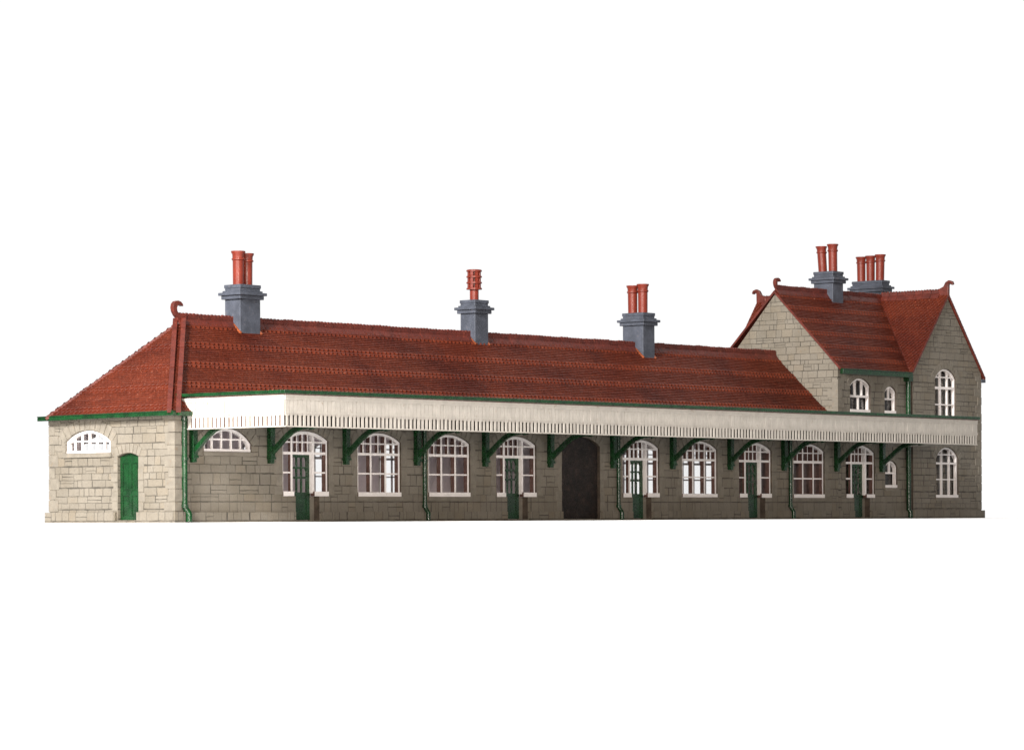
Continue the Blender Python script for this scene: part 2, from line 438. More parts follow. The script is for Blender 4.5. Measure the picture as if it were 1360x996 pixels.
def win_W(loc, rz, wd, sides, zb=ZB, zs=ZS, za=ZA, sill=True):
    mb = MB(); e = .012; a0, a1 = e, wd-e; t = .085
    z0 = zb+.004
    if sill: bar(mb, a0, a1, -.03, .16, z0, z0+.14)
    else: bar(mb, a0, a1, .05, .16, z0, z0+.1)
    bar(mb, a0, a0+t, .05, .22, z0+.14, zs); bar(mb, a1-t, a1, .05, .22, z0+.14, zs)
    arch_frame(mb, a0, a1, zs-.004, za-.012, .08, .045, min(.2, DMAX))
    H = za-zb; zt = zb+H*.66; zm = zb+H*.355; zu = zb+H*.825
    for k in (1, 2):
        x = wd*k/3; bar(mb, x-.042, x+.042, .055, .24, z0+.14, arch_z(x, a0, a1, zs, za)-.05)
    bar(mb, a0, a1, .05, .2, zt-.045, zt+.045)
    bar(mb, a0, a1, .065, .19, zm-.026, zm+.026); bar(mb, a0, a1, .065, .19, zu-.024, zu+.024)
    for k in (1, 3, 5):
        x = wd*k/6; bar(mb, x-.026, x+.026, .065, .19, zt, arch_z(x, a0, a1, zs, za)-.06)
    o = mb.build('window', ['frame', sides], root, loc=loc, rz=rz)
    glass(o, [(a0+.02, z0+.05), (a1-.02, z0+.05)] + list(reversed(arch_pts(a0+.02, a1-.02, zs-.02, za-.04))), min(.21, DMAX-.01))
    return o

def win_lun(loc, rz, wd, sides, zb, zs, za, cols=6):
    mb = MB(); e = .01; a0, a1 = e, wd-e; t = .08; z0 = zb+.004
    bar(mb, a0, a1, .03, .18, z0, z0+.08); bar(mb, a0, a0+t, .05, .2, z0, zs); bar(mb, a1-t, a1, .05, .2, z0, zs)
    arch_frame(mb, a0, a1, zs-.004, za-.012, .08, .045, min(.2, DMAX))
    zm = zb+(za-zb)*.52
    bar(mb, a0, a1, .06, .13, zm-.025, zm+.025)
    for k in range(1, cols):
        x = wd*k/cols; bar(mb, x-.027, x+.027, .06, .13, z0, arch_z(x, a0, a1, zs, za)-.05)
    o = mb.build('window', ['frame', sides], root, loc=loc, rz=rz)
    glass(o, [(a0+.02, z0+.03), (a1-.02, z0+.03)] + list(reversed(arch_pts(a0+.02, a1-.02, zs-.02, za-.04))), min(.14, DMAX-.01))
    return o

def win_sash(loc, wd, zb, zs, za, rows, cols_up, cols_lo):
    """small arched sash / tall arched window: rows = [heights of bars as fraction, thickness]"""
    mb = MB(); e = .01; a0, a1 = e, wd-e; t = .07; z0 = zb+.004; H = za-zb
    bar(mb, a0, a1, -.01, .18, z0, z0+.11); bar(mb, a0, a0+t, .06, .24, z0, zs); bar(mb, a1-t, a1, .06, .20, z0, zs)
    arch_frame(mb, a0, a1, zs-.004, za-.012, .068, .055, .22)
    zt = zb+H*rows[0][0]
    for f, th in rows: bar(mb, a0, a1, .06, .22, zb+H*f-th/2, zb+H*f+th/2)
    for k in range(1, cols_up):
        x = wd*k/cols_up; bar(mb, x-.026, x+.026, .07, .17, zt, arch_z(x, a0, a1, zs, za)-.05)
    for k in range(1, cols_lo):
        x = wd*k/cols_lo; bar(mb, x-.03, x+.03, .07, .17, z0, zt)
    o = mb.build('window', ['frame', 'frame'], root, loc=loc)
    glass(o, [(a0+.02, z0+.03), (a1-.02, z0+.03)] + list(reversed(arch_pts(a0+.02, a1-.02, zs-.02, za-.04))), .23)
    return o

def win_D(loc, wd):
    """arched screen with side lights round a half glazed green door"""
    mb = MB(); e = .012; a0, a1 = e, wd-e; t = .08; z0 = ZB+.004
    p0, p1 = .47, 1.50          # posts either side of the door
    for x0, x1 in ((a0, p0+.05), (p1-.02, a1)): bar(mb, x0, x1, -.03, .16, z0, z0+.15)
    bar(mb, a0, a0+t*.8, .05, .22, z0, ZS); bar(mb, a1-t, a1, .05, .24, z0, ZS)
    arch_frame(mb, a0, a1, ZS-.004, ZA-.012, .10, .045, .2)
    for x, dq, sd in ((p0, .17, 1), (p1, .19, 0)): bar(mb, x-.05, x+.05, .05, dq, z0+.1, arch_z(x, a0, a1, ZS, ZA)-.05, side=sd)
    H = ZA-ZB; zt = ZB+H*.66; zu = ZB+H*.83; zm = ZB+H*.36
    bar(mb, a0, a1, .05, .2, zt-.045, zt+.045); bar(mb, a0, a1, .065, .19, zu-.024, zu+.024)
    bar(mb, a0, p0, .065, .19, zm-.025, zm+.025); bar(mb, p1, a1, .065, .19, zm-.025, zm+.025)
    for k in (1, 2, 3):
        x = p0+(p1-p0)*k/4; bar(mb, x-.028, x+.028, .06, .18, zt, arch_z(x, a0, a1, ZS, ZA)-.06)
    o = mb.build('window', ['frame', 'bare'], root, loc=loc)
    mb = MB()
    mb.prism([(a0+.02, zt), (a1-.02, zt)] + list(reversed(arch_pts(a0+.02, a1-.02, ZS-.02, ZA-.04))), .2, .212, 'y')
    mb.box(a0+.02, p0, .2, .212, z0+.05, zt); mb.box(p1, a1-.02, .2, .212, z0+.05, zt)
    mb.build('pane', ['glass'], o)
    # door leaf
    mb = MB(); b0, b1 = p0+.05, p1-.03; dd0, dd1 = .20, .27; ztp = zt-.05
    j = lambda a0, a1, z0, z1, f=0.: mb.box(a0, a1, dd0-f, dd1, z0, z1)
    j(b0, b0+.13, .06, ztp); j(b1-.14, b1, .06, ztp); j(b0, b1, ztp-.09, ztp, .004); j(b0, b1, .86, .98, .012); j(b0, b1, .06, .2, .004)
    zr = [1.47, 1.80]
    for z in zr: j(b0+.1, b1-.1, z-.03, z+.03, -.004)
    for k in (1, 2):
        x = b0+.13+(b1-b0-.27)*k/3; j(x-.025, x+.025, .98, ztp-.05, -.006)
    for k in range(3):    # little pointed heads to the upper lights
        x0 = b0+.13+(b1-b0-.27)*k/3; x1 = b0+.13+(b1-b0-.27)*(k+1)/3
        for zz in (1.77, ztp-.09):
            mb.prism([(x0, zz), (x0, zz-.1), (x0+.04, zz)], dd0+.01, dd1, 'y'); mb.prism([(x1, zz), (x1, zz-.1), (x1-.04, zz)], dd0+.01, dd1, 'y')
    mb.box(b0+.1, b1-.1, dd0+.03, dd1-.005, .15, .9)
    mb.box(b0+.22, b1-.22, dd0+.012, dd1, .3, .76)
    dr = mb.build('door', ['green'], root, loc=loc)
    mb = MB(); mb.box(b1+.002, 1.83, .255, .30, .05, ZB-.01); mb.build('door_jamb', ['stone_plain'], dr)
    mb = MB(); mb.box(b0+.1, b1-.1, dd1-.03, dd1-.018, .95, ztp-.05); mb.build('pane', ['glass'], dr)
    return o

for _, x, ww in WIN: win_W((x, 0, 0), 0, ww, 'bare')
for _, x, ww in DOR: win_D((x, 0, 0), ww)
DMAX = .085
for x, ww, k in RW:
    if k == 'W': win_W((x+ww, D, 0), math.pi, ww, 'inside')
    else: win_lun((x+ww, D, 0), math.pi, ww, 'inside', 2.27, 2.6, 3.03)
DMAX = 9.
win_lun((1.03, 0, 0), 0, 2.14, 'frame', 2.28, 2.55, 3.05, 5)
win_lun((XL, LUN[1], 0), -math.pi/2, LUN[1]-LUN[0], 'frame', LUN[2], LUN[3], LUN[4])
win_sash((U1[0], 0, 0), U1[1]-U1[0], U1[2], U1[3], U1[4], [(.47, .09)], 3, 2)
win_sash((U2[0], 0, 0), U2[1]-U2[0], U2[2], U2[3], U2[4], [(.53, .07)], 2, 1)
win_sash((W10[0], 0, 0), W10[1]-W10[0], W10[2], W10[3], W10[4], [(.55, .07)], 2, 1)
win_sash((G0[0], YB, 0), G0[1]-G0[0], G0[2], G0[3], G0[4], [(.68, .09), (.36, .05), (.85, .05)], 3, 3)
win_sash((G1[0], YB, 0), G1[1]-G1[0], G1[2], G1[3], G1[4], [(.62, .10), (.29, .05), (.83, .05)], 3, 3)

# dark boarded doorway
mb = MB()
mb.prism([(DK[0]+.005, .055), (DK[1]-.005, .055)] + list(reversed(arch_pts(DK[0]+.005, DK[1]-.005, 2.715, 3.05))), .12, .2, 'y')
lab(mb.build('door', ['dark'], root), 'dark brown arched door')

# green panelled side door
mb = MB(); wd = LDR[1]-LDR[0]
a0, a1 = .008, wd-.008; z0 = LDR[2]+.005
mb.prism([(a0, z0), (a1, z0)] + list(reversed(arch_pts(a0, a1, LDR[3]-.01, LDR[4]-.01))), .13, .18, 'y')
for q0, q1, r0, r1 in ((a0, a0+.13, z0, 2.12), (a1-.13, a1, z0, 2.12), (wd/2-.06, wd/2+.06, z0, 2.1), (a0, a1, z0, z0+.12), (a0, a1, .86, 1.02), (a0, a1, 1.92, 2.13)):
    mb.box(q0+.001, q1-.001, .095+R(0, .006), .14, r0, r1)
for q0, q1 in ((a0+.17, wd/2-.10), (wd/2+.10, a1-.17)):
    for r0, r1 in ((z0+.17, .81), (1.07, 1.87)): mb.box(q0, q1, .115, .14, r0, r1)
lab(mb.build('door', ['green'], root, loc=(XL, LDR[1], 0), rz=-math.pi/2), 'green panelled door with closed wooden panels')

# ------------------------------------------------------------------ roofs
def poly_interval(poly, v):
    xs = []
    n = len(poly)
    for i in range(n):
        (u0, v0), (u1, v1) = poly[i], poly[(i+1) % n]
        if (v0-v)*(v1-v) < 0: xs.append(u0+(u1-u0)*(v-v0)/(v1-v0))
    return (min(xs), max(xs)) if len(xs) >= 2 else None

def tiles(mb, P0, ud, vd, poly, pattern, wplain=.17, wsc=.21, jit=.5, pre=()):
    """courses of separate tiles on the plane P0 + u*ud + v*vd, clipped to poly (u,v)"""
    P0 = Vector(P0); ud = Vector(ud).normalized(); vd = Vector(vd).normalized(); nd = ud.cross(vd).normalized()
    if nd.z < 0: nd = -nd
    v = 0.; vmax = max(p[1] for p in poly); k = 0; i = 0
    def pt(u, v, h): return P0+ud*u+vd*v+nd*h
    while v < vmax-.02:
        kind, h = pre[k] if k < len(pre) else pattern[(k-len(pre)) % len(pattern)]; k += 1
        h = min(h, vmax-v)
        iv = poly_interval(poly, v+h*.5)
        wdt = wplain if kind == 'p' else wsc
        if iv:
            u = math.floor(iv[0]/wdt)*wdt - (wdt*.5 if k % 2 else 0)
            rowj = R(-.004, .004)
            while u < iv[1]:
                c0 = max(u, iv[0]); c1 = min(u+wdt, iv[1]); u += wdt
                if c1-c0 < .03: continue
                i += 1
                g_ = .006; x0, x1 = c0+g_, c1-g_; b = h*1.02
                if kind == 'p':
                    t = .031+rowj+R(-.006, .008)*jit; tl = R(-.004, .004)*jit
                    vv = v+R(-.006, .006)*jit
                    mb.add([pt(x0, vv, t+tl), pt(x1, vv, t-tl), pt(x1, v+b, .006), pt(x0, v+b, .006), pt(x0, vv, -.004), pt(x1, vv, -.004)],
                           [(0, 1, 2, 3), (4, 5, 1, 0)], 0)
                else:
                    t = .052+R(-.008, .012)*jit; xm = (x0+x1)/2
                    lo = v-.03; md = v+h*.42
                    P = [(x0, md), (x0+(xm-x0)*.55, v+h*.12), (xm, lo), (x1-(x1-xm)*.55, v+h*.12), (x1, md), (x1, v+b), (x0, v+b)]
                    hh = [t*.8, t*.95, t, t*.95, t*.8, .006, .006]
                    vs = [pt(a, c, q) for (a, c), q in zip(P, hh)] + [pt(a, c, -.004) for a, c in P[:5]]
                    mb.add(vs, [(0, 1, 2, 3, 4, 5, 6), (7, 8, 1, 0), (8, 9, 2, 1), (9, 10, 3, 2), (10, 11, 4, 3)], 0)
        v += h
def plane_tiles(mb, A, B, top, pattern, **kw):
    """A->B eave line, top: further corners of the slope polygon"""
    A = Vector(A); ud = (Vector(B)-A).normalized()
    T = Vector(top[0])-A; vd = (T-ud*T.dot(ud)).normalized()
    poly = [(0, 0), ((Vector(B)-A).length, 0)] + [((Vector(t)-A).dot(ud), (Vector(t)-A).dot(vd)) for t in top]
    tiles(mb, A, ud, vd, poly, pattern, **kw)

PAT = [('s', .17), ('s', .17)] + [('p', .1)]*7
PATW = [('p', .095)]*5 + [('s', .15), ('s', .15)]
PATS = [('s', .15)]
EX, EY, EZ = -.65, -.38, 3.53
EYB, EZB = D-.2, 3.50
HIP = (2.92, YR, ZR)
E_fl, E_bl = (EX, EY, EZ), (EX, EYB, EZB)
rf = MB()
RX = XW-.004
rf.slab([E_fl, (RX, EY, EZ), (RX, YR, ZR), HIP], .09, 1)
rf.slab([E_bl, E_fl, HIP], .09, 1)
rf.slab([(RX, EYB, EZB), E_bl, HIP, (RX, YR, ZR)], .09, 1)
plane_tiles(rf, E_fl, (RX, EY, EZ), [(RX, YR, ZR), HIP], PAT, pre=[('p', .1)]*2)
plane_tiles(rf, E_bl, E_fl, [HIP], PAT, pre=[('p', .1)])
plane_tiles(rf, (RX, EYB, EZB), E_bl, [HIP, (RX, YR, ZR)], [('p', .2)], wplain=.4)
roof = rf.build('roof', ['tile', 'ridge'], root, recalc=False)

def ridge(parent, A, B, seg=.5, crest=True, skip=()):
    """crested ridge tiles from A to B (horizontal)"""
    A = Vector(A); B = Vector(B); d = (B-A); L = d.length; d.normalize(); s = Vector((-d.y, d.x, 0))
    mb = MB(); n = max(1, round(L/seg)); sl = L/n; up = Vector((0, 0, 1))
    for i in range(n):
        o = A+d*(i*sl); jz = R(-.012, .012); e = sl-.012
        if any(a <= (i+.5)*sl <= b for a, b in skip): continue
        prof = [(-.2, -.17), (-.03, .055), (.03, .055), (.2, -.17), (.17, -.2), (-.17, -.2)]
        vs = [o+s*a+up*(z+jz)+d*t for t in (.004, e) for a, z in prof]
        mb.add(vs, [(0, 1, 7, 6), (1, 2, 8, 7), (2, 3, 9, 8), (3, 4, 10, 9), (5, 0, 6, 11), (0, 5, 4, 3, 2, 1), (6, 7, 8, 9, 10, 11)])
        if crest:
            top = [(0.006, .05)]; m = 3
            for q in range(m):
                c0 = e*q/m; c1 = e*(q+1)/m
                for f, zz in ((.06, .165), (.25, .215), (.5, .235), (.75, .215), (.94, .165)):
                    top.append((c0+(c1-c0)*f+.004, zz+jz+R(-.006, .006)))
            top.append((e, .05))
            nn = len(top)
            vs = [o+d*a+up*z+s*q for q in (-.045, .045) for a, z in top]
            fs = [tuple(range(nn)), tuple(reversed(range(nn, 2*nn)))] + [(k, k+1, nn+k+1, nn+k) for k in range(nn-1)]
            mb.add(vs, fs)
    return mb.build('ridge_tiles', ['ridge'], parent)

ridge(roof, (HIP[0]-.1, YR, ZR+.03), (XW-.02, YR, ZR+.03))
# hip cover tiles (two angled bars each)
def bar3(mb, A, B, off, w_, h_):
    A = Vector(A)+Vector(off); B = Vector(B)+Vector(off); d = (B-A).normalized(); s = d.cross(Vector((0, 0, 1))).normalized(); u = s.cross(d)
    n = 9
    for i in range(n):
        a = A+(B-A)*(i/n)+d*.006; b = A+(B-A)*((i+1)/n)-d*.006; j = R(-.008, .008)
        vs = [p+s*x+u*(z+j) for p in (a, b) for x, z in ((-w_, -.06), (w_, -.06), (w_, h_), (-w_, h_))]
        mb.add(vs, [(0, 1, 5, 4), (1, 2, 6, 5), (2, 3, 7, 6), (3, 0, 4, 7), (0, 3, 2, 1), (4, 5, 6, 7)])
hp = MB()
for Ec, off, hh in ((E_fl, ((-.10, .10, 0), (.10, -.10, 0)), .10), (E_bl, ((-.10, -.06, -.07), (.12, .10, -.06)), .03)):
    for o in off: bar3(hp, Ec, HIP, o, .075, hh)
hp.build('hip_tiles', ['ridge'], roof)

def finial(parent, pts, th, ax, d):
    mb = MB(); mb.prism(pts, d-th/2, d+th/2, ax); return mb.build('finial', ['ridge'], parent, bevel=.02)
def hook(x, z, s=1., f=1):
    raw = [(-.12, -.14), (-.13, .04), (-.22, .12), (-.30, .24), (-.33, .38), (-.30, .50), (-.22, .58), (-.10, .61), (.02, .58), (.11, .50), (.12, .43), (.04, .45), (-.04, .48), (-.12, .45), (-.16, .37), (-.15, .27), (-.09, .19), (0, .14), (.10, .13), (.26, .16), (.26, -.14)]
    return [(x+f*a*s, z+b*s) for a, b in raw]
finial(roof, hook(HIP[0]-.02, ZR+.05, 1.0), .16, 'y', YR)

# wing roof: main ridge along X, cross gable to the platform, another to the rear
ZWR = 9.42
wr = MB()
gx0 = XW-.10; ge = .42
def zf(y): return ZWR-(YR-y)*1.0           # front slope
def zb_(y): return ZWR-(y-YR)*1.0
ZBR = 9.52; sb = (ZBR-6.12)/(XC-(XB0-.14))
xe0, xe1 = XB0-.14, XB1+.24; ze0 = ZBR-sb*(XC-xe0); ze1 = ZBR-sb*(xe1-XC)
yv = YR-(ZWR-ze0)                               # y where the bay's eave meets the front slope
yf = YB-.09
ey = -.22
xv_at = lambda z: XC-(ZBR-z)/sb
# front slope of wing (left of the valley)
xtop = xv_at(ZWR); xbot = xv_at(zf(ey))
wr.slab([(gx0, ey, zf(ey)), (xbot, ey, zf(ey)), (xtop, YR, ZWR), (gx0, YR, ZWR)], .05, 1)
plane_tiles(wr, (gx0, ey, zf(ey)), (xbot, ey, zf(ey)), [(xtop, YR, ZWR), (gx0, YR, ZWR)], PATW)
# bay slopes
wr.slab([(xe0, yf, ze0), (XC, yf, ZBR), (XC, YR, ZBR), (xtop, YR, ZWR), (xbot, ey, zf(ey))], .05, 1)
wr.slab([(XC, yf, ZBR), (xe1, yf, ze1), (xe1, D+.2, ze1), (XC, YR, ZBR)], .05, 1)
wr.slab([(XC, YR, ZBR), (xe1, D+.2, ze1), (xe1-3., D+.2, zb_(D+.2))], .05, 1)
A = (xe0, yv+.0, ze0)
plane_tiles(wr, (xe0, 1.2, ze0), (xe0, yf, ze0), [(XC, yf, ZBR), (XC, YR, ZBR), (xtop, YR, ZWR), (xbot, ey, zf(ey))], PATS, wsc=.2)
plane_tiles(wr, (xe1, yf, ze1), (xe1, D+.2, ze1), [(XC, YR, ZBR), (XC, yf, ZBR)], PATS, wsc=.2)
# rear slope
wr.slab([(gx0, D+.2, zb_(D+.2)), (gx0, YR, ZWR), (XC, YR, ZWR), (xe1-.3, D+.2, zb_(D+.2))], .05, 1)
# rear cross gable
ZRR = 9.26; ys = RBY+.1
rb = lambda dx: ZRR-dx*1.33
wr.slab([(RBC, YR+.15, ZRR), (RBC, ys, ZRR), (RBC-2.6, ys, rb(2.6)), (RBC-2.6, D, rb(2.6))], .05, 1)
wr.slab([(RBC, YR+.15, ZRR), (RBC+2.6, D, rb(2.6)), (RBC+2.6, ys, rb(2.6)), (RBC, ys, ZRR)], .05, 1)
plane_tiles(wr, (RBC-2.6, ys, rb(2.6)), (RBC-2.6, D-.2, rb(2.6)), [(RBC, YR+.15, ZRR), (RBC, ys, ZRR)], PATS, wsc=.2)
wroof = wr.build('roof', ['tile', 'ridge'], root, recalc=False)
ridge(wroof, (gx0+.12, YR, ZWR+.02), (xtop+.05, YR, ZWR+.02), .42)
ridge(wroof, (XC, YR, ZBR+.0), (XC, yf+.42, ZBR+.0), .42)
ridge(wroof, (RBC, YR+.5, ZRR), (RBC, ys-.3, ZRR), .42)
# verge strips on the gables
def verge(mb, A, B, w_=.025, h_=.015, off=(0, 0, 0)):
    A = Vector(A)+Vector(off); B = Vector(B)+Vector(off); d = (B-A).normalized(); s = d.cross(Vector((0, 0, 1))).normalized(); u = s.cross(d)
    vs = [p+s*x+u*z for p in (A, B) for x, z in ((-w_, -.07), (w_, -.07), (w_, h_), (-w_, h_))]
    mb.add(vs, [(0, 1, 5, 4), (1, 2, 6, 5), (2, 3, 7, 6), (3, 0, 4, 7), (0, 3, 2, 1), (4, 5, 6, 7)])
for kv, (pa, pb) in enumerate((((gx0+.02, ey, zf(ey)), (gx0+.02, YR, ZWR)), ((gx0+.02, D+.2, zb_(D+.2)), (gx0+.02, YR, ZWR)),
               ((xe0, yf+.02, ze0), (XC, yf+.02, ZBR)), ((xe1, yf+.02, ze1), (XC, yf+.02, ZBR)), ((RBC-2.6, ys-.02, rb(2.6)), (RBC, ys-.02, ZRR)))):
    vg = MB(); verge(vg, pa, pb, off=((kv == 1)*.004, (kv == 3)*.004, -(kv % 2)*.003)); vg.build('verge_tile', ['ridge'], wroof)
vl = MB(); verge(vl, (xbot, ey, zf(ey)), (xtop, YR, ZWR), .07, .04); vl.build('valley_tiles', ['ridge'], wroof)
finial(wroof, hook(gx0+.3, ZWR+.02, .86), .14, 'y', YR)
yb0 = yf
front_f = [(.50, -.10), (.50, .24), (.25, .34), (.14, .52), (-.03, .60), (-.22, .54), (-.27, .42), (-.19, .38), (-.10, .46), (-.02, .40), (-.01, -.05)]
finial(wroof, [(yb0+a*.95, ZBR-.02+b) for a, b in front_f], .14, 'x', XC)
finial(wroof, [(ys-a*.95, ZRR-.06+b) for a, b in front_f], .14, 'x', RBC)

# ------------------------------------------------------------------ chimneys
def pot_prof(h, r=.197):
    return [(r*.94, 0), (r*.97, h*.72), (r*1.14, h*.745), (r*1.14, h*.785), (r*1.0, h*.80), (r*1.03, h*.90), (r*1.24, h*.965), (r*1.24, h), (r*.95, h), (r*.9, h-.1), (0.01, h-.1)]
def chimney(x0, x1, y0, y1, zb, zt, pots, label, shaft_extra=0.):
    mb = MB()
    mb.box(x0, x1, y0, y1, zb, zt-.50)
    st = mb.build('chimney_stack', ['slate'], root, bevel=.018); lab(st, label)
    mb = MB()
    mb.box(x0-.09, x1+.09, y0-.09, y1+.09, zt-.50, zt-.37)
    mb.box(x0-.165, x1+.165, y0-.165, y1+.165, zt-.368, zt-.27)
    mb.box(x0-.06, x1+.06, y0-.06, y1+.06, zt-.268, zt-.205)
    mb.box(x0+.0, x1-.0, y0+.0, y1-.0, zt-.205, zt-.12)
    mb.box(x0-.02, x1+.02, y0-.02, y1+.02, zt-.12, zt)
    mb.build('chimney_cap', ['slate'], st, bevel=.015)
    for (px_, py_, ph, ln) in pots:
        mb = MB(); mb.lathe((px_, py_, zt-.01), pot_prof(ph), 24, 0, ln); mb.build('chimney_pot', ['pot'], st, smooth=True)
    return st
chimney(5.37, 6.33, 2.72, 3.46, 5.6, 8.03, [(5.62, 3.06, 1.15, (0, 0)), (6.09, 3.12, 1.10, (0, 0))], 'grey stack with two red pots, nearest the hipped end')
c2 = chimney(17.53, 18.27, 2.83, 3.55, 5.6, 8.11, [], 'grey stack with one ribbed louvred red pot')
chimney(27.28, 28.01, 2.66, 3.68, 5.6, 8.08, [(27.65, 2.96, 1.14, (0, 0)), (27.62, 3.44, 1.1, (-.01, .0))], 'grey stack with two red pots, nearest the tall wing')
chimney(40.35, 41.11, 2.76, 3.74, 8.3, 10.43, [(40.74, 3.02, 1.17, (-.02, .0)), (40.68, 3.5, 1.1, (-.03, .05))], 'grey stack with two leaning red pots on the tall roof')
chimney(46.1, 46.7, 4.16, 5.72, 7.0, 10.43, [(46.38, 4.44, 1.15, (.0, -.02)), (46.38, 4.93, 1.12, (0, .0)), (46.38, 5.42, 1.10, (0, .01))], 'wide grey stack with three red pots behind the tall ridge')
# louvred pot
mb = MB(); c = (17.9, 3.19, 8.10)
mb.lathe(c, [(.165, 0), (.165, .45), (.10, .451), (.10, 1.1), (.01, 1.1)], 24)
for z in (.42, .64, .86, 1.08): mb.lathe((c[0], c[1], c[2]+z), [(.20, -.02), (.29, -.015), (.29, .035), (.25, .06), (.2, .06), (.01, .06)], 24)
for z in (.42, .64, .86):
    for k in range(8):
        a = 2*math.pi*k/8+.35; d = Vector((math.cos(a), math.sin(a), 0)); s = Vector((-d.y, d.x, 0)); o = Vector((c[0], c[1], c[2]+z))
        vs = [o+d*r+s*t+Vector((0, 0, h)) for r in (.17, .25) for t, h in ((-.05, .05), (.05, .05), (.05, .2), (-.05, .2))]
        mb.add(vs, [(0, 1, 5, 4), (1, 2, 6, 5), (2, 3, 7, 6), (3, 0, 4, 7), (0, 3, 2, 1), (4, 5, 6, 7)])
lab(mb.build('chimney_pot', ['pot'], c2, smooth=True), 'ribbed louvred red pot')
# flashings
mf = (ZR-EZ)/(YR-EY)
zm_ = lambda y: EZ+(y-EY)*mf
for x0, x1, y0 in ((5.37, 6.33, 2.72), (17.53, 18.27, 2.83), (27.28, 28.01, 2.66)):
    for xx in (x0-.02, x1+.02):
        fl = MB(); verge(fl, (xx, y0-.06, zm_(y0-.06)+.07), (xx, YR-.1, zm_(YR-.1)+.07), .03, .02); fl.build('flashing', ['lead'], roof)


# ------------------------------------------------------------------ gutters and pipes
gt = MB()
yg = D+.2; gs = (EZ-EZB)/(yg-EY)
for xa, xb_, za, zb2 in ((EX-.05, EX+.13, -.13, -.01), (EX-.07, EX+.11, -.008, .025)):
    gt.prism([(EY-.02, EZ+za), (yg, EZB+za-.02), (yg, EZB+zb2-.02), (EY-.02, EZ+zb2)], xa, xb_, 'x')
gt.box(EX+.135, .25, EY-.1, EY+.12, EZ-.14, EZ+.0)
gt.box(EX+.135, XL-.003, EY+.13, D-.003, EZB-.1, EZB-.06)
gt.build('gutter', ['green'], root, bevel=.015)
gt = MB(); gt.box(XW-.12, XB0-.2, ey-.14, ey+.02, zf(ey)-.22, zf(ey)-.03); gt.box(XW-.14, XB0-.18, ey-.16, ey+.0, zf(ey)-.03, zf(ey)+.0)
gt.build('gutter', ['green'], root, bevel=.012)
gt = MB(); gt.box(XB1+.02, XB1+.30, YB-.05, D, 5.83, 5.97); gt.build('gutter', ['slate'], root)
def pipe(x, y, zt, kick=.045, r=.075, label=None):
    mb = MB()
    mb.tube([(x, y, zt), (x, y, .50), (x+.02, y-.02, .44), (x+kick*.75, y-.10, .33), (x+kick, y-.12, .26), (x+kick, y-.12, .03)], [r]*4+[r*1.08]*2, 12)
    for z in (zt-.12, (zt+.5)*.52, .52): mb.tube([(x, y, z-.05), (x, y, z+.05)], r*1.3, 12)
    return mb.build('drainpipe', ['green'], root, smooth=True)
pipe(.05, -.12, 3.4, .08, .10)
for x in (11.50, 22.25, 33.22): pipe(x, -.1, 3.5)
mb = MB(); mb.tube([(XB0-.2, -.14, 6.0), (XB0-.2, -.14, .36), (XB0-.16, -.2, .28), (XB0-.16, -.2, .03)], .10, 12); mb.box(XB0-.36, XB0-.03, -.28, -.01, 5.72, 6.02)
mb.build('drainpipe', ['green'], root, smooth=True)

# ------------------------------------------------------------------ platform canopy
CX0, CX1, CY, CZB, CZT = .085, 39.92, -4.60, 2.955, 4.0
mb = MB()
mb.prism([(CY+.03, 4.0), (.2, 4.02), (.30, 4.10), (CY+.03, 4.07)], CX0+.03, CX1-.03, 'x')
can = mb.build('canopy', ['roofgrey'], root)
tr_ = MB()
tr_.box(CX0-.10, CX1+.10, CY-.09, CY+.10, 3.985, 4.10)
tr_.prism([(CY+.10, 3.985), (.28, 4.0), (.40, 4.10), (CY+.10, 4.10)], CX0-.10, CX0+.1, 'x')
tr_.box(CX1-.1, CX1+.10, CY+.10, -.005, 3.985, 4.10)
tr_.build('edge_gutter', ['green'], can, bevel=.012)
br_ = MB(); br_.box(CX0-.05, CX1+.05, CY-.045, CY+.03, 3.955, 3.983); br_.box(CX0-.05, CX0+.02, CY+.03, -.4, 3.955, 3.983)
br_.build('edge_batten', ['bare'], can)

def valance(mb, L, pitch, slot, end_cut=0.):
    """local: a along, y depth (front = -), z"""
    n = round(L/pitch); p = L/n
    zs0, zs1 = CZB+.045, CZB+.37
    for i in range(n):
        a0 = i*p; dj = R(-.006, .006)
        zl = zs1+R(-.03, .012)
        sl = slot*R(.85, 1.12)
        mb.box(a0+.006, a0+p-.009, dj, .024+dj, zl, 3.80+R(-.004, .004))
        mb.box(a0+sl/2, a0+p-sl/2, dj*1.3, .022+dj, zs0-.006, zl-.001)
    mb.box(.01, L-.01, .034, .046, CZB+.01, 3.9, 1)  # added dark sheet, its colour stands in for shade in slots and gaps
    mb.box(0, L, -.004, .033, CZB, zs0-.008)
    mb.box(0, L, -.018, -.0065, CZB+.43, CZB+.475)
    mb.box(0, L, -.012, .037, 3.80, 3.955)
    mb.box(0, L, -.028, -.0125, 3.90, 3.95)
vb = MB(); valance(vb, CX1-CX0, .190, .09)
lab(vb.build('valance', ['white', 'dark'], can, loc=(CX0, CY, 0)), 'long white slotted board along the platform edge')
# end valance, top rear corner cut away to clear the roof
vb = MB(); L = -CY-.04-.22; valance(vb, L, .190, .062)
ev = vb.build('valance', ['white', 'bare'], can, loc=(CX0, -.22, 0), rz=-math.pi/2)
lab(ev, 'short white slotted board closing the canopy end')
vb = MB(); vb.prism([(-.22, CZB+.75), (.10, 3.95), (-.22, 3.95)], CX0+.002, CX0+.03, 'x'); vb.build('valance_corner', ['white'], can)
vb = MB(); vb.box(CX1-.035, CX1, CY+.04, -.3, CZB, 3.955); vb.build('valance', ['white'], can)
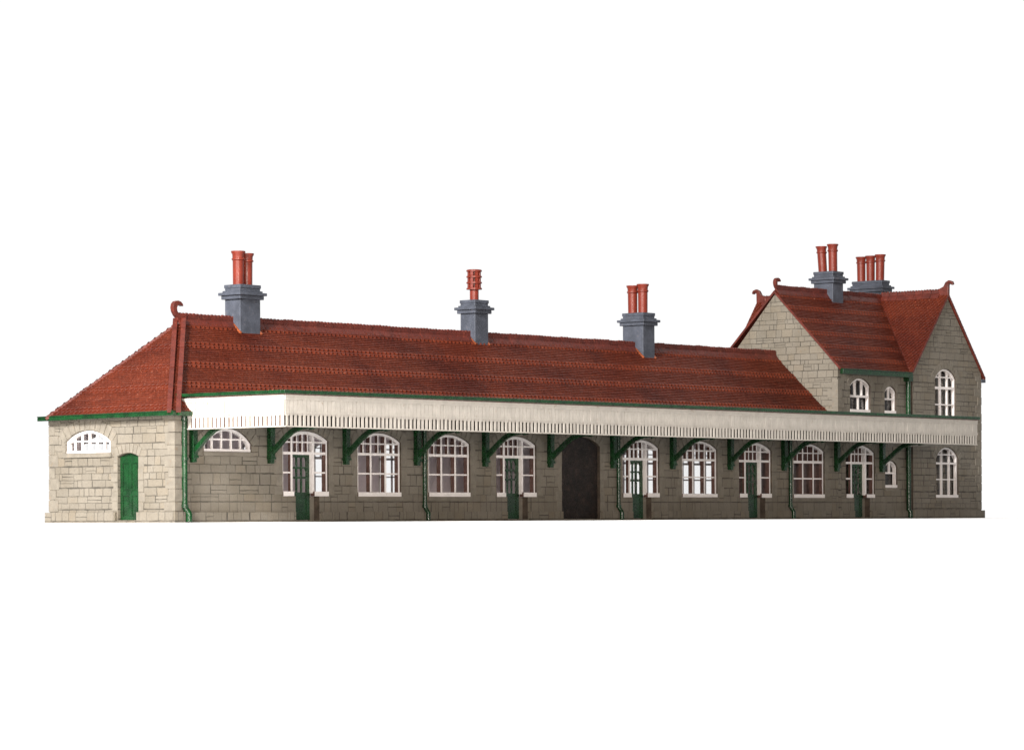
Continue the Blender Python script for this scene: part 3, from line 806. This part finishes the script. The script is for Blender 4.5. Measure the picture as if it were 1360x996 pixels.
# brackets
def bracket(x):
    mb = MB(); t = .07
    mb.box(x-.10, x+.10, -.20, -.003, 2.08, 3.6); mb.box(x-.085, x+.085, -.17, -.003, 1.92, 2.08); mb.box(x-.12, x+.12, -.225, -.003, 2.06, 2.13)
    lo = [(-.2, 2.21), (-.5, 2.45), (-.8, 2.69), (-1.1, 2.88), (-1.45, 2.99), (-1.9, 3.03)]
    hi = [(-.2, 2.42), (-.5, 2.65), (-.8, 2.88), (-1.05, 3.03), (-1.3, 3.12), (-1.9, 3.16)]
    for i in range(5): mb.prism([lo[i], lo[i+1], hi[i+1], hi[i]], x-t, x+t, 'x')
    mb.box(x-.08, x+.08, -4.4, -.2, 3.16, 3.3)
    mb.prism([(-1.9, 3.16), (-1.9, 2.985), (-2.6, 3.16)], x-t, x+t, 'x')
    return mb.build('bracket', ['green'], can, bevel=.01)
for x in (.47, 3.98, 7.57, 11.13, 14.72, 18.32, 21.96, 25.58, 29.24, 32.82, 36.48, 39.75): bracket(x)
mb = MB(); mb.box(.3, XB0-.4, -.05, -.003, 3.30, 3.42); mb.build('wall_plate', ['green'], can)

# ------------------------------------------------------------------ table
mb = MB(); mb.add([(-260, -260, 0), (47.5, -260, 0), (47.5, 6.6, 0), (-260, 6.6, 0)], [(0, 1, 2, 3)])
o = mb.build('tabletop', ['table'], None, loc=(0, 0, -.004)); o['kind'] = 'structure'; o['label'] = 'plain white table surface under the station'

# ------------------------------------------------------------------ light
yaw = .8631
wd = bpy.data.worlds.new('World'); scene.world = wd; wd.use_nodes = True
nt = wd.node_tree; nt.nodes.clear()
out = nt.nodes.new('ShaderNodeOutputWorld'); bg = nt.nodes.new('ShaderNodeBackground'); nt.links.new(bg.outputs[0], out.inputs[0])
tc = nt.nodes.new('ShaderNodeTexCoord'); dp = nt.nodes.new('ShaderNodeVectorMath'); dp.operation = 'DOT_PRODUCT'
dp.inputs[1].default_value = (math.sin(yaw), math.cos(yaw), 0)
nt.links.new(tc.outputs['Generated'], dp.inputs[0])
mr = nt.nodes.new('ShaderNodeMapRange'); mr.interpolation_type = 'SMOOTHSTEP'
mr.inputs[1].default_value = .15; mr.inputs[2].default_value = .65; mr.inputs[3].default_value = .22; mr.inputs[4].default_value = 1.03
nt.links.new(dp.outputs['Value'], mr.inputs[0]); nt.links.new(mr.outputs[0], bg.inputs['Strength'])
bg.inputs['Color'].default_value = (1, 1, 1, 1)

def area(name, loc, target, size, power, col):
    l = bpy.data.lights.new(name, 'AREA'); l.shape = 'DISK'; l.size = size; l.energy = power; l.color = col
    o = bpy.data.objects.new(name, l); COL.objects.link(o); o.location = loc
    o.rotation_euler = (Vector(target)-Vector(loc)).to_track_quat('-Z', 'Y').to_euler()
    return o
area('softbox_key', (-70, -17, 44), (5, 0, 2), 21, 226000, (1., .975, .94))
area('added_fill', (-82, -92, 12.5), (18, 0, 2), 22, 108000, (1., .89, .785))  # unseen fill added behind the camera to brighten facade and window interiors

# ------------------------------------------------------------------ camera
cam = bpy.data.cameras.new('camera'); co = bpy.data.objects.new('camera', cam); COL.objects.link(co); scene.camera = co
cam.sensor_fit = 'HORIZONTAL'; cam.sensor_width = 36; cam.lens = 36*4217.37/1360
cam.shift_x = 0; cam.shift_y = (687.1-498)/1360
cam.clip_start = .5; cam.clip_end = 2000
roll = -.00461
fw = Vector((math.sin(yaw), math.cos(yaw), 0)); rt = Vector((math.cos(yaw), -math.sin(yaw), 0)); up = Vector((0, 0, 1))
# image is the level view turned by roll (clockwise positive, v down)
c_, s_ = math.cos(roll), math.sin(roll)
rx = rt*c_ + up*s_; ux = up*c_ - rt*s_
m = Matrix((rx, ux, -fw)).transposed().to_4x4(); m.translation = Vector((-70.1441, -73.9159, .1106))
co.matrix_world = m

scene.view_settings.view_transform = 'Standard'; scene.view_settings.look = 'None'
scene.view_settings.exposure = 0; scene.view_settings.gamma = 1
scene.cycles.max_bounces = 8; scene.cycles.transparent_max_bounces = 24
